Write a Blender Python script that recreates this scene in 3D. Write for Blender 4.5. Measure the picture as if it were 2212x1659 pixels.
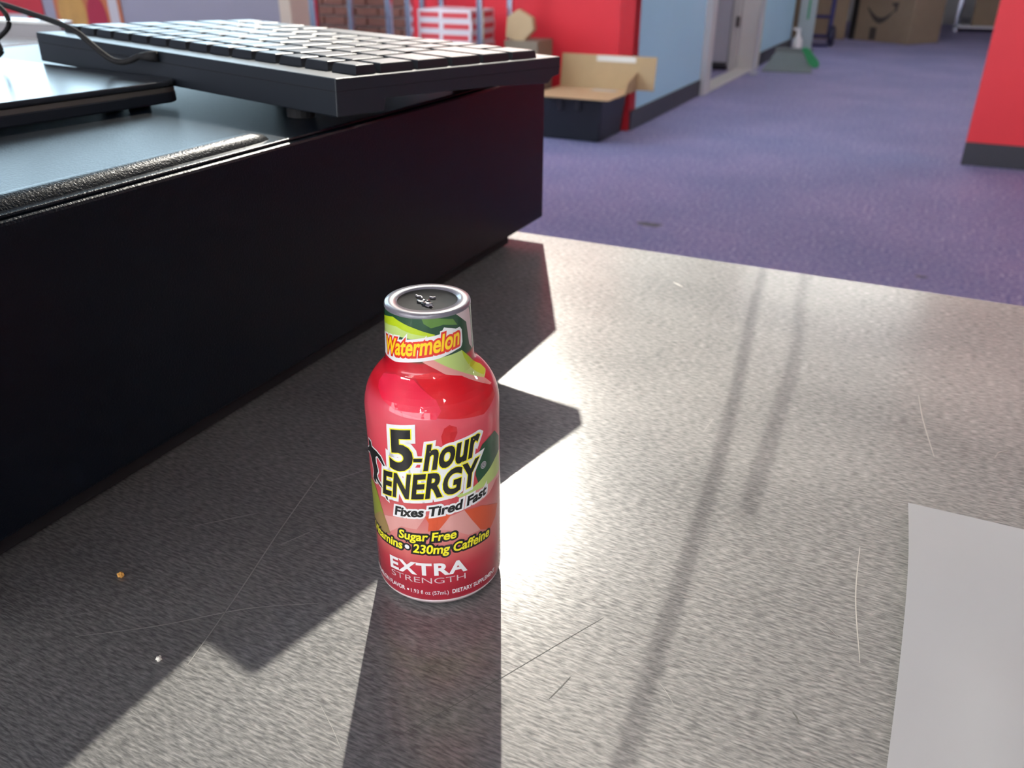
import bpy, bmesh, math, random
from mathutils import Vector, Matrix
random.seed(7)
R = math.radians
for o in list(bpy.data.objects):
    bpy.data.objects.remove(o, do_unlink=True)
sc = bpy.context.scene
C = sc.collection

# ------------------------------------------------------------------ camera, world, sun, exposure
CT = 0.92                                   # height of the steel counter
cam_d = bpy.data.cameras.new('camera')
cam = bpy.data.objects.new('camera', cam_d)
C.objects.link(cam)
cam.location = (0, 0, CT + 0.165)
cam.rotation_euler = (R(90 - 27.311), 0, R(26.5))
cam_d.sensor_width = 36
cam_d.lens = 36 * 1800 / 2212
cam_d.clip_start = 0.005
cam_d.clip_end = 200
cam_d.dof.use_dof = True
cam_d.dof.focus_distance = 0.222
cam_d.dof.aperture_fstop = 24
sc.camera = cam

world = bpy.data.worlds.new('world')
sc.world = world
world.use_nodes = True
bg = world.node_tree.nodes['Background']
bg.inputs[0].default_value = (0.93, 0.96, 1.0, 1)
bg.inputs[1].default_value = 1.6

sun_d = bpy.data.lights.new('sun', 'SUN')
sun_d.energy = 3.8
sun_d.angle = R(0.6)
sun_d.color = (1.0, 0.95, 0.85)
sun = bpy.data.objects.new('sun', sun_d)
C.objects.link(sun)
sun.rotation_euler = Vector((0.459 * math.cos(R(32.5)), -0.888 * math.cos(R(32.5)), -math.sin(R(32.5)))).to_track_quat('-Z', 'Y').to_euler()
sun.location = (-2, 5, 6)

vs = sc.view_settings
vs.view_transform = 'Standard'
vs.look = 'None'
vs.exposure = 0.0
vs.gamma = 1
vs.use_curve_mapping = False

# ------------------------------------------------------------------ materials
MATS = {}
def mat(name, col, rough=0.5, metal=0.0, spec=0.5, coat=0.0, noise=None, bump=None, emit=None, alpha=None, trans=0.0):
    """noise=(scale, amount): mottled colour; bump=(scale, strength, distance)"""
    m = bpy.data.materials.new(name)
    m.use_nodes = True
    nt = m.node_tree
    b = nt.nodes['Principled BSDF']
    b.inputs['Base Color'].default_value = (*col, 1)
    b.inputs['Roughness'].default_value = rough
    b.inputs['Metallic'].default_value = metal
    b.inputs['Specular IOR Level'].default_value = spec
    b.inputs['Coat Weight'].default_value = coat
    b.inputs['Coat Roughness'].default_value = 0.04
    b.inputs['Transmission Weight'].default_value = trans
    if alpha is not None:
        b.inputs['Alpha'].default_value = alpha
    if emit:
        b.inputs['Emission Color'].default_value = (*emit[0], 1)
        b.inputs['Emission Strength'].default_value = emit[1]
    tc = nt.nodes.new('ShaderNodeTexCoord')
    if noise:
        n = nt.nodes.new('ShaderNodeTexNoise')
        n.inputs['Scale'].default_value = noise[0]
        n.inputs['Detail'].default_value = 4
        nt.links.new(tc.outputs['Object'], n.inputs['Vector'])
        mx = nt.nodes.new('ShaderNodeMix')
        mx.data_type = 'RGBA'
        a = noise[1]
        mx.inputs[6].default_value = (*[c * (1 - a) for c in col], 1)
        mx.inputs[7].default_value = (*[min(1, c * (1 + a)) for c in col], 1)
        nt.links.new(n.outputs['Fac'], mx.inputs[0])
        nt.links.new(mx.outputs[2], b.inputs['Base Color'])
    if bump:
        n2 = nt.nodes.new('ShaderNodeTexNoise')
        n2.inputs['Scale'].default_value = bump[0]
        n2.inputs['Detail'].default_value = 3
        nt.links.new(tc.outputs['Object'], n2.inputs['Vector'])
        bp = nt.nodes.new('ShaderNodeBump')
        bp.inputs['Strength'].default_value = bump[1]
        bp.inputs['Distance'].default_value = bump[2]
        nt.links.new(n2.outputs['Fac'], bp.inputs['Height'])
        nt.links.new(bp.outputs['Normal'], b.inputs['Normal'])
    MATS[name] = m
    return m

def steel_material():
    m = bpy.data.materials.new('brushed_steel')
    m.use_nodes = True
    nt = m.node_tree
    L = nt.links.new
    N = nt.nodes.new
    b = nt.nodes['Principled BSDF']
    out = nt.nodes['Material Output']
    tc = N('ShaderNodeTexCoord')
    def streak(sx, sy, detail, rot=0.0):
        mp = N('ShaderNodeMapping')
        mp.inputs['Scale'].default_value = (sx, sy, 1)
        mp.inputs['Rotation'].default_value = (0, 0, rot)
        L(tc.outputs['Object'], mp.inputs['Vector'])
        n = N('ShaderNodeTexNoise')
        n.inputs['Scale'].default_value = 1
        n.inputs['Detail'].default_value = detail
        L(mp.outputs['Vector'], n.inputs['Vector'])
        return n.outputs['Fac']
    fine = streak(320, 1500, 3)
    mid = streak(120, 520, 2)
    cloud = streak(9, 13, 3)
    ramp = N('ShaderNodeValToRGB')
    ramp.color_ramp.elements[0].position = 0.34
    ramp.color_ramp.elements[0].color = (0.20, 0.20, 0.198, 1)
    ramp.color_ramp.elements[1].position = 0.70
    ramp.color_ramp.elements[1].color = (0.43, 0.424, 0.41, 1)
    add = N('ShaderNodeMath'); add.operation = 'ADD'
    L(fine, add.inputs[0])
    sub = N('ShaderNodeMath'); sub.operation = 'MULTIPLY_ADD'
    L(cloud, sub.inputs[0]); sub.inputs[1].default_value = 0.35; sub.inputs[2].default_value = -0.175
    L(sub.outputs[0], add.inputs[1])
    L(add.outputs[0], ramp.inputs[0])
    hs = N('ShaderNodeMath'); hs.operation = 'ADD'
    L(fine, hs.inputs[0]); L(mid, hs.inputs[1])
    bp = N('ShaderNodeBump')
    bp.inputs['Strength'].default_value = 0.75
    bp.inputs['Distance'].default_value = 0.00016
    L(hs.outputs[0], bp.inputs['Height'])
    b.inputs['Metallic'].default_value = 1
    b.inputs['Roughness'].default_value = 0.72
    L(ramp.outputs[0], b.inputs['Base Color'])
    L(bp.outputs['Normal'], b.inputs['Normal'])
    g = N('ShaderNodeBsdfPrincipled')
    g.inputs['Metallic'].default_value = 1
    g.inputs['Roughness'].default_value = 0.19
    L(ramp.outputs[0], g.inputs['Base Color'])
    bp2 = N('ShaderNodeBump')
    bp2.inputs['Strength'].default_value = 0.10
    bp2.inputs['Distance'].default_value = 0.00008
    L(hs.outputs[0], bp2.inputs['Height'])
    L(bp2.outputs['Normal'], g.inputs['Normal'])
    mx = N('ShaderNodeMixShader')
    mx.inputs[0].default_value = 0.20
    L(b.outputs[0], mx.inputs[1]); L(g.outputs[0], mx.inputs[2])
    L(mx.outputs[0], out.inputs['Surface'])
    MATS['brushed_steel'] = m
    return m

def carpet_material():
    m = bpy.data.materials.new('speckled_floor')
    m.use_nodes = True
    nt = m.node_tree
    L = nt.links.new
    N = nt.nodes.new
    b = nt.nodes['Principled BSDF']
    tc = N('ShaderNodeTexCoord')
    n1 = N('ShaderNodeTexNoise'); n1.inputs['Scale'].default_value = 60; n1.inputs['Detail'].default_value = 5; n1.inputs['Roughness'].default_value = 0.75
    L(tc.outputs['Object'], n1.inputs['Vector'])
    r1 = N('ShaderNodeValToRGB')
    cr = r1.color_ramp
    cr.elements[0].position = 0.34; cr.elements[0].color = (0.10, 0.11, 0.30, 1)
    cr.elements[1].position = 0.66; cr.elements[1].color = (0.88, 0.85, 0.92, 1)
    e = cr.elements.new(0.47); e.color = (0.26, 0.26, 0.47, 1)
    e = cr.elements.new(0.58); e.color = (0.40, 0.37, 0.52, 1)
    L(n1.outputs['Fac'], r1.inputs[0])
    n2 = N('ShaderNodeTexNoise'); n2.inputs['Scale'].default_value = 1.6; n2.inputs['Detail'].default_value = 3
    L(tc.outputs['Object'], n2.inputs['Vector'])
    r2 = N('ShaderNodeValToRGB')
    r2.color_ramp.elements[0].position = 0.35; r2.color_ramp.elements[0].color = (0.80, 0.82, 0.90, 1)
    r2.color_ramp.elements[1].position = 0.65; r2.color_ramp.elements[1].color = (1.0, 0.95, 1.0, 1)
    L(n2.outputs['Fac'], r2.inputs[0])
    mx = N('ShaderNodeMix'); mx.data_type = 'RGBA'; mx.blend_type = 'MULTIPLY'; mx.inputs[0].default_value = 1
    L(r1.outputs[0], mx.inputs[6]); L(r2.outputs[0], mx.inputs[7])
    L(mx.outputs[2], b.inputs['Base Color'])
    b.inputs['Roughness'].default_value = 0.75
    b.inputs['Specular IOR Level'].default_value = 0.3
    MATS['speckled_floor'] = m
    return m

def label_material():
    """printed shrink sleeve: colour bands of the print along its height"""
    m = bpy.data.materials.new('label_print_base')
    m.use_nodes = True
    nt = m.node_tree
    L = nt.links.new
    N = nt.nodes.new
    b = nt.nodes['Principled BSDF']
    tc = N('ShaderNodeTexCoord')
    sp = N('ShaderNodeSeparateXYZ')
    L(tc.outputs['Object'], sp.inputs[0])
    mr = N('ShaderNodeMapRange')
    mr.inputs[1].default_value = 0.0; mr.inputs[2].default_value = 0.0865
    L(sp.outputs[2], mr.inputs[0])
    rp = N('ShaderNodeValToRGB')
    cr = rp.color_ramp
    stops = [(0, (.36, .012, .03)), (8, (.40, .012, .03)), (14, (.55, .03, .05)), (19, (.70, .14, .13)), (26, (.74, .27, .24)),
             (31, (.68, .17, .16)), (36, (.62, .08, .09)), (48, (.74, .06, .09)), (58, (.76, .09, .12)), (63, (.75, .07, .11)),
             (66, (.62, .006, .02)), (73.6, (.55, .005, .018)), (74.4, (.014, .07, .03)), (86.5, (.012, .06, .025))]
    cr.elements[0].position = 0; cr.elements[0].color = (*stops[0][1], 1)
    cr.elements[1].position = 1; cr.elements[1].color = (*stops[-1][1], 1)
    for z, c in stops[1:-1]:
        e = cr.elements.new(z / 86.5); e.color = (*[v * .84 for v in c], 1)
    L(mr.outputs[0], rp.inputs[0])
    L(rp.outputs[0], b.inputs['Base Color'])
    b.inputs['Roughness'].default_value = 0.45
    b.inputs['Specular IOR Level'].default_value = 0.3
    b.inputs['Coat Weight'].default_value = 0.9
    b.inputs['Coat Roughness'].default_value = 0.012
    MATS['label_print_base'] = m
    return m

steel_material(); carpet_material(); label_material()
def ink(name, col): m = mat('ink_' + name, col, 0.45, spec=0.3, coat=0.9); m.node_tree.nodes['Principled BSDF'].inputs['Coat Roughness'].default_value = 0.012; return m
for n, c in dict(black=(.008, .008, .008), white=(.78, .78, .77), yellow=(.85, .78, .02), golden=(.92, .62, .01), red=(.66, .03, .015),
                 lime=(.42, .56, .01), lime_pale=(.46, .60, .17), green=(.012, .075, .03), green_mid=(.09, .20, .035), pale=(.62, .50, .50),
                 pink=(.68, .29, .26), pink_soft=(.64, .30, .27), crimson=(.70, .008, .042), red_bright=(.60, .003, .010), red_leaf=(.52, .015, .02),
                 orange=(.60, .085, .03), olive=(.24, .27, .03), brown=(.30, .20, .07), grey=(.45, .45, .47)).items():
    ink(n, c)
mat('black_powdercoat', (.0015, .0035, .0065), 0.30, spec=0.16, bump=(1300, .8, .0002))
mat('black_plastic', (.010, .013, .018), 0.38, spec=0.4, bump=(2500, .12, .0001))
mat('key_plastic', (.010, .012, .016), 0.36, spec=0.3)
mat('black_rubber', (.012, .012, .013), 0.7, spec=0.2)
mat('black_gloss', (.02, .022, .026), 0.2, spec=0.5)
mat('laptop_edge', (.16, .14, .12), 0.35, metal=0.6)
mat('legend_white', (.75, .75, .75), 0.5)
mat('cap_black', (.045, .044, .042), 0.75, spec=0.12)
mat('film', (.15, .14, .165), 0.30, spec=0.6, coat=.6)
mat('film_clear', (.80, .78, .80), 0.06, spec=0.6, alpha=0.35)
mat('bottle_plastic', (.5, .48, .48), 0.25)
mat('paper', (.35, .35, .356), 0.75, spec=0.15, noise=(30, .02))
mat('red_paint', (.74, .016, .030), 0.55, noise=(3, .05), bump=(90, .1, .002))
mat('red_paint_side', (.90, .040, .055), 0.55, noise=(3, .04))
mat('blue_paint', (.50, .80, .98), 0.55, noise=(2, .05))
mat('mauve_paint', (.36, .34, .40), 0.6, noise=(2, .05))
mat('grey_paint', (.45, .46, .48), 0.6)
mat('baseboard_rubber', (.045, .045, .055), 0.5)
mat('white_trim', (.66, .67, .66), 0.45)
mat('door_white', (.55, .58, .66), 0.45)
mat('hinge_metal', (.16, .15, .15), 0.35, metal=0.8)
mat('chrome', (.62, .72, .85), 0.22, metal=1.0)
mat('brick', (.21, .075, .05), 0.8, noise=(25, .35), bump=(160, .4, .004))
mat('mortar', (.36, .27, .25), 0.9)
mat('cardboard', (.50, .34, .18), 0.8, noise=(14, .08))
mat('cardboard_inner', (.58, .40, .22), 0.8, noise=(14, .06))
mat('cardboard_dark', (.26, .20, .14), 0.8, noise=(9, .1))
mat('tape_glare', (.75, .70, .62), 0.2, spec=0.6)  # clear tape, its white glare put into the pale colour
mat('tape_black', (.02, .02, .022), 0.4)
mat('print_dark', (.06, .05, .045), 0.7)
mat('yellow_plastic', (.70, .50, .05), 0.5)
mat('tote_black', (.010, .012, .017), 0.4)
mat('carton_red', (.62, .05, .055), 0.5)
mat('carton_white', (.72, .60, .60), 0.5)
mat('navy_steel', (.020, .022, .13), 0.4)
mat('wheel_rubber', (.02, .022, .06), 0.6)
mat('pan_grey', (.16, .19, .20), 0.5)
mat('green_plastic', (.012, .28, .09), 0.45)
mat('pole_grey', (.52, .55, .62), 0.35, metal=0.3)
mat('white_plastic', (.80, .80, .80), 0.35)
mat('frosted_plastic', (.36, .44, .47), 0.3)
mat('poster_red', (.55, .03, .04), 0.5)
mat('poster_orange', (.55, .16, .06), 0.5, noise=(9, .5))
mat('poster_yellow', (.60, .32, .08), 0.5, noise=(12, .3))
mat('poster_crimson', (.42, .02, .05), 0.5)
mat('poster_white', (.62, .58, .58), 0.5)
mat('cream', (.75, .62, .48), 0.5)
mat('white_laminate', (.85, .86, .84), 0.18, spec=0.6)
mat('ceiling_grey', (.22, .22, .23), 0.8)
mat('grey_laminate', (.28, .27, .28), 0.4)
mat('daylight_glass', (.8, .9, 1), 0.2, emit=((.60, .85, 1.0), 5.5))
mat('storefront_glass', (.9, .95, 1), 0.2, emit=((.97, .98, 1.0), 6.0))
mat('tube_light', (1, 1, 1), 0.3, emit=((1.0, .98, .96), 62.0))
mat('fixture_white', (.75, .75, .75), 0.5)
mat('dark_cabinet', (.05, .05, .055), 0.5)
mat('crumb_orange', (.60, .30, .06), 0.7)
mat('crumb_white', (.80, .78, .68), 0.7)
mat('scratch_light', (.42, .41, .38), 0.5, metal=0.8)
mat('scratch_dark', (.10, .10, .09), 0.6)
mat('stain', (.14, .14, .15), 0.8)

# ------------------------------------------------------------------ helpers
def obj(name, me, m, parent=None, smooth=False):
    if isinstance(me, bmesh.types.BMesh):
        bm = me
        me = bpy.data.meshes.new(name)
        bm.normal_update()
        bm.to_mesh(me); bm.free()
    if isinstance(m, str): m = MATS[m]
    me.materials.clear(); me.materials.append(m)
    if smooth:
        for p in me.polygons: p.use_smooth = True
    o = bpy.data.objects.new(name, me)
    C.objects.link(o)
    if parent: o.parent = parent
    return o

def tag(o, label, cat, group=None, kind=None):
    o['label'] = label
    o['category'] = cat
    if group: o['group'] = group
    if kind: o['kind'] = kind
    return o

def thing(name, label, cat, loc=(0, 0, 0), rz=0, group=None, rx=0, ry=0):
    o = bpy.data.objects.new(name, None)
    o.empty_display_size = 0.05
    C.objects.link(o)
    o.location = loc; o.rotation_euler = (rx, ry, rz)
    return tag(o, label, cat, group)

def struct(name, bm, m, parent=None):
    o = obj(name, bm, m, parent)
    o['kind'] = 'structure'
    return o

def box(x0, x1, y0, y1, z0, z1, bev=0.0, seg=2, bm=None):
    own = bm is None
    b = bmesh.new()
    bmesh.ops.create_cube(b, size=1)
    bmesh.ops.scale(b, vec=(x1 - x0, y1 - y0, z1 - z0), verts=b.verts)
    bmesh.ops.translate(b, vec=((x0 + x1) / 2, (y0 + y1) / 2, (z0 + z1) / 2), verts=b.verts)
    if bev: bmesh.ops.bevel(b, geom=list(b.edges), offset=bev, segments=seg, profile=0.5, affect='EDGES')
    if own: return b
    me = bpy.data.meshes.new('tmp'); b.to_mesh(me); b.free(); bm.from_mesh(me); bpy.data.meshes.remove(me)
    return bm

def prism(pts, axis, a0, a1, bev=0.0):
    """extrude a closed 2D outline along an axis; pts are the two other coordinates in order"""
    b = bmesh.new()
    def v(p, a):
        return {'x': (a, p[0], p[1]), 'y': (p[0], a, p[1]), 'z': (p[0], p[1], a)}[axis]
    lo = [b.verts.new(v(p, a0)) for p in pts]
    hi = [b.verts.new(v(p, a1)) for p in pts]
    n = len(pts)
    b.faces.new(lo); b.faces.new(hi)
    for i in range(n): b.faces.new((lo[i], lo[(i + 1) % n], hi[(i + 1) % n], hi[i]))
    bmesh.ops.recalc_face_normals(b, faces=b.faces)
    if bev: bmesh.ops.bevel(b, geom=list(b.edges), offset=bev, segments=2, profile=0.5, affect='EDGES')
    return b

def tube(path, r, seg=10, bm=None):
    b = bm or bmesh.new()
    P = [Vector(p) for p in path]
    rings = []
    up = Vector((0, 0, 1))
    for i, p in enumerate(P):
        t = (P[min(i + 1, len(P) - 1)] - P[max(i - 1, 0)]).normalized()
        a = t.cross(up)
        if a.length < 1e-4: a = t.cross(Vector((1, 0, 0)))
        a.normalize(); c = a.cross(t).normalized()
        rr = r[i] if isinstance(r, (list, tuple)) else r
        rings.append([b.verts.new(p + (a * math.cos(2 * math.pi * k / seg) + c * math.sin(2 * math.pi * k / seg)) * rr) for k in range(seg)])
    for i in range(len(rings) - 1):
        for k in range(seg):
            b.faces.new((rings[i][k], rings[i][(k + 1) % seg], rings[i + 1][(k + 1) % seg], rings[i + 1][k]))
    b.faces.new(rings[0]); b.faces.new(rings[-1])
    bmesh.ops.recalc_face_normals(b, faces=b.faces)
    return b

def smooth_path(pts, n=8):
    P = [Vector(p) for p in pts]
    out = []
    for i in range(len(P) - 1):
        p0, p1, p2, p3 = P[max(i - 1, 0)], P[i], P[i + 1], P[min(i + 2, len(P) - 1)]
        for k in range(n):
            t = k / n
            out.append(0.5 * ((2 * p1) + (-p0 + p2) * t + (2 * p0 - 5 * p1 + 4 * p2 - p3) * t * t + (-p0 + 3 * p1 - 3 * p2 + p3) * t ** 3))
    out.append(P[-1])
    return out

def lathe(profile, seg=144, caps=(True, True)):
    b = bmesh.new()
    rings = []
    for r, z in profile:
        rings.append([b.verts.new((r * math.cos(2 * math.pi * k / seg), r * math.sin(2 * math.pi * k / seg), z)) for k in range(seg)])
    for i in range(len(rings) - 1):
        for k in range(seg):
            b.faces.new((rings[i][k], rings[i][(k + 1) % seg], rings[i + 1][(k + 1) % seg], rings[i + 1][k]))
    if caps[0]: b.faces.new(rings[0])
    if caps[1]: b.faces.new(rings[-1])
    bmesh.ops.recalc_face_normals(b, faces=b.faces)
    return b

def copy_tree(o, parent=None):
    c = o.copy(); C.objects.link(c)
    if parent: c.parent = parent
    for ch in [x for x in bpy.data.objects if x.parent == o]: copy_tree(ch, c)
    return c

# flat lettering: text or outline -> planar bmesh
def flat_curve(cu, outline):
    o = bpy.data.objects.new('tmp_text', cu)
    C.objects.link(o)
    dg = bpy.context.evaluated_depsgraph_get()
    me = bpy.data.meshes.new_from_object(o.evaluated_get(dg))
    bpy.data.objects.remove(o, do_unlink=True)
    b = bmesh.new(); b.from_mesh(me); bpy.data.meshes.remove(me)
    b.normal_update()
    if outline:
        bad = [f for f in b.faces if f.normal.z < 0.05]
        bmesh.ops.delete(b, geom=bad, context='FACES')
    for v in b.verts: v.co.z = 0
    bmesh.ops.triangulate(b, faces=b.faces)
    return b

def text_bm(s, bold=0.0, outline=0.0, space=1.0):
    cu = bpy.data.curves.new('tmp_text', 'FONT')
    cu.body = s; cu.size = 1; cu.offset = bold; cu.space_character = space
    cu.resolution_u = 4
    if outline:
        cu.bevel_depth = outline; cu.bevel_resolution = 1
    b = flat_curve(cu, outline > 0)
    bpy.data.curves.remove(cu)
    return b

def span(b):
    xs = [v.co.x for v in b.verts]; ys = [v.co.y for v in b.verts]
    return min(xs), max(xs), min(ys), max(ys)
_h = text_bm('H'); CAPH = span(_h)[3]; _h.free()
_x = text_bm('x'); XH = span(_x)[3]; _x.free()

def poly_bm(pts, outline=0.0):
    if outline:
        cu = bpy.data.curves.new('tmp_poly', 'CURVE'); cu.dimensions = '2D'; cu.fill_mode = 'BOTH'
        sp = cu.splines.new('POLY'); sp.points.add(len(pts) - 1)
        for p, q in zip(sp.points, pts): p.co = (q[0], q[1], 0, 1)
        sp.use_cyclic_u = True
        cu.bevel_depth = outline; cu.bevel_resolution = 1
        b = flat_curve(cu, True); bpy.data.curves.remove(cu)
        return b
    b = bmesh.new()
    b.faces.new([b.verts.new((p[0], p[1], 0)) for p in pts])
    bmesh.ops.triangulate(b, faces=b.faces)
    return b

# ------------------------------------------------------------------ the room
fl = struct('floor', box(-10, 6, -9.5, 18, -0.05, 0), 'speckled_floor')
for (x, y, rx, ry) in ((-1.078, 3.56, .055, .035), (0.053, 3.36, .02, .014)):
    pts = [(x + rx * (1 + .25 * math.sin(3 * a + x)) * math.cos(a), y + ry * (1 + .25 * math.cos(2 * a)) * math.sin(a)) for a in [k * math.pi / 9 for k in range(18)]]
    obj('floor_stain', prism(pts, 'z', 0.0, 0.0012), 'stain', fl)

# blue side wall with a doorway
wl = struct('wall_left', box(-2.02, -1.92, 5.64, 7.46, 0, 3.6), 'blue_paint')
struct('wall_left_rear', box(-2.02, -1.92, 9.58, 11.75, 0, 3.6), 'blue_paint')
struct('wall_left_lintel', box(-2.02, -1.92, 7.46, 9.58, 2.15, 3.6), 'blue_paint')
struct('baseboard_left', box(-1.92, -1.906, 5.65, 7.43, 0, 0.13, 0.004), 'baseboard_rubber')
struct('baseboard_left_rear', box(-1.92, -1.906, 9.62, 11.74, 0, 0.13, 0.004), 'baseboard_rubber')
dr = struct('trim_1', box(-2.04, -1.865, 7.44, 7.60, 0, 2.2, 0.008), 'white_trim')
struct('trim_2', box(-2.04, -1.865, 9.36, 9.62, 0, 2.2, 0.008), 'white_trim')
struct('trim_3', box(-2.04, -1.865, 7.44, 9.62, 2.1, 2.2, 0.008), 'white_trim')
struct('trim_4', box(-2.05, -1.88, 7.6, 9.36, 0, 0.02, 0.004), 'white_trim')
jm = struct('trim_5', box(-2.12, -2.04, 9.28, 9.36, 0, 2.15, 0.006), 'white_trim')
for z in (.42, 1.05, 1.75):
    obj('hinge', box(-2.075, -2.035, 9.265, 9.281, z, z + .1, .002), 'hinge_metal', jm)
d1 = struct('door_1', box(-2.98, -2.13, 9.30, 9.345, 0.03, 2.1, 0.003), 'door_white')
obj('kick_strip', box(-2.975, -2.135, 9.292, 9.301, 0.03, 0.075, .001), 'baseboard_rubber', d1)
obj('door_handle', tube(smooth_path([(-2.9, 9.30, 1.0), (-2.9, 9.25, 1.0), (-2.8, 9.24, 1.0)], 5), .01, 8), 'chrome', d1)
struct('wall_storeroom', box(-5.0, -4.9, 6.0, 17.4, 0, 3.6), 'grey_paint')

# red wall behind the rack, red partition on the right
struct('wall_back', box(-3.62, -1.92, 5.64, 5.76, 0, 3.6), 'red_paint')
struct('wall_right', box(0.153, 5.5, 5.53, 5.63, 0, 3.6), 'red_paint_side')
struct('baseboard_right', box(0.150, 5.5, 5.514, 5.53, 0, 0.127, 0.003), 'baseboard_rubber')
struct('wall_far', box(-6.0, 5.6, 17.4, 17.5, 0, 3.6), 'grey_paint')
struct('wall_right_rear', box(5.5, 5.6, 5.6, 17.5, 0, 3.6), 'grey_paint')

# brick stretch
bw = struct('wall_brick', box(-4.92, -3.62, 5.80, 5.95, 0, 3.6), 'mortar')
bme = bpy.data.meshes.new('brick')
_b = box(-.098, .098, 0, .03, -.030, .030, .004, 1); _b.to_mesh(_b_me := bme); _b.free()
bme.materials.append(MATS['brick'])
for row in range(19):
    for k in range(7):
        x = -4.86 + k * .208 + (.104 if row % 2 else 0)
        if x > -3.70: continue
        o = bpy.data.objects.new('brick', bme); C.objects.link(o)
        o.parent = bw; o.location = (x, 5.778 + random.uniform(-.003, .003), .04 + row * .072)

# mauve wall with the daylight windows above it
WY = 3.40
struct('wall_back_left', box(-10, -2.93, WY, WY + .12, 0, 1.0), 'mauve_paint')
struct('wall_back_left_top', box(-10, -2.93, WY, WY + .12, 3.45, 3.6), 'mauve_paint')
struct('trim_6', box(-2.93, -2.86, WY - .01, WY + .13, 0, 3.6, .006), 'cream')
for i in range(4):
    x0, x1 = -9.93 + i * 1.75, -9.93 + (i + 1) * 1.75
    w = struct('window_%d' % (i + 10), box(x0 + .05, x1 - .05, WY + .05, WY + .07, 1.05, 3.4), 'daylight_glass')
    for a in ((x0, x0 + .05, 1.0, 3.45), (x1 - .05, x1, 1.0, 3.45), (x0, x1, 1.0, 1.05), (x0, x1, 3.4, 3.45)):
        obj('window_frame', box(a[0], a[1], WY + .02, WY + .1, a[2], a[3], .004), 'white_trim', w)
# storefront behind the photographer
struct('wall_front', box(-10, 6, -9.5, -9.4, 0, 0.5), 'grey_paint')
struct('wall_front_top', box(-10, 6, -9.5, -9.4, 2.9, 3.6), 'grey_paint')
for i in range(5):
    x0, x1 = -9.0 + i * 2.9, -9.0 + (i + 1) * 2.9
    w = struct('window_%d' % (i + 4), box(x0 + .06, x1 - .06, -9.46, -9.44, .55, 2.85), 'storefront_glass')
    for a in ((x0, x0 + .06, .5, 2.9), (x1 - .06, x1, .5, 2.9), (x0, x1, .5, .55), (x0, x1, 2.85, 2.9)):
        obj('window_frame', box(a[0], a[1], -9.48, -9.41, a[2], a[3], .004), 'hinge_metal', w)
# ceiling with an unseen skylight opening added to let sun onto the counter
cl = struct('ceiling', box(-10, -3.1, -9.5, 17.5, 3.6, 3.7), 'ceiling_grey')
struct('ceiling_right', box(-1.0, 5.6, -9.5, 17.5, 3.6, 3.7), 'ceiling_grey')
struct('ceiling_front', box(-3.1, -1.0, -9.5, 3.15, 3.6, 3.7), 'ceiling_grey')
struct('ceiling_rear', box(-3.1, -1.0, 4.75, 17.5, 3.6, 3.7), 'ceiling_grey')
struct('wall_outer_left', box(-10.1, -10, -9.5, 3.5, 0, 3.6), 'grey_paint')
struct('wall_rear_side', box(-5.02, -4.92, 3.52, 5.95, 0, 3.6), 'grey_paint')
struct('wall_outer_right', box(5.5, 5.6, -9.5, 5.6, 0, 3.6), 'grey_paint')
# hanging strip lights
for j, y in enumerate((-8.2, -6.6, -5.0, -3.4, -1.8, 4.0, 7.5, 10.5)):
    for x in ((-1.9, 2.2) if y < 0 else (-4.5, -.6, 2.6)):
        if (y > 6 and x < -3) or (y == 4.0 and x == -.6): continue
        t = thing('strip_light', 'white strip light hanging over the shop floor', 'ceiling light', (x, y, 3.3), 0, 'strip lights in rows')
        obj('housing', prism([(-.09, 0), (.09, 0), (.04, .06), (-.04, .06)], 'x', -.75, .75), 'fixture_white', t).location = (0, 0, 0)
        obj('tube', tube([(-.72, -.04, -.02), (.72, -.04, -.02)], .016, 8), 'tube_light', t)
        obj('tube', tube([(-.72, .04, -.02), (.72, .04, -.02)], .016, 8), 'tube_light', t)

# ------------------------------------------------------------------ steel counter
ct = thing('steel_counter', 'brushed stainless steel counter carrying the bottle and the black cash drawer', 'counter', (0, 0, 0))
obj('worktop', box(-1.05, 1.6, -.55, .4885, CT - .035, CT, .0025, 3), 'brushed_steel', ct)
obj('base_cabinet', box(-1.0, 1.55, -.5, .44, 0, CT - .035), 'dark_cabinet', ct)
def ribbon(pts, w, m, name):
    b = bmesh.new()
    P = smooth_path([(x, y, CT + .00006) for x, y in pts], 6)
    L, n = [], len(P)
    for i, p in enumerate(P):
        t = (P[min(i + 1, n - 1)] - P[max(i - 1, 0)]).normalized()
        s = Vector((-t.y, t.x, 0)) * w * math.sin(math.pi * (i + .6) / (n + .2)) ** .5
        L.append((b.verts.new(p - s), b.verts.new(p + s)))
    for i in range(n - 1): b.faces.new((L[i][0], L[i][1], L[i + 1][1], L[i + 1][0]))
    return obj(name, b, m, ct)
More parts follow.
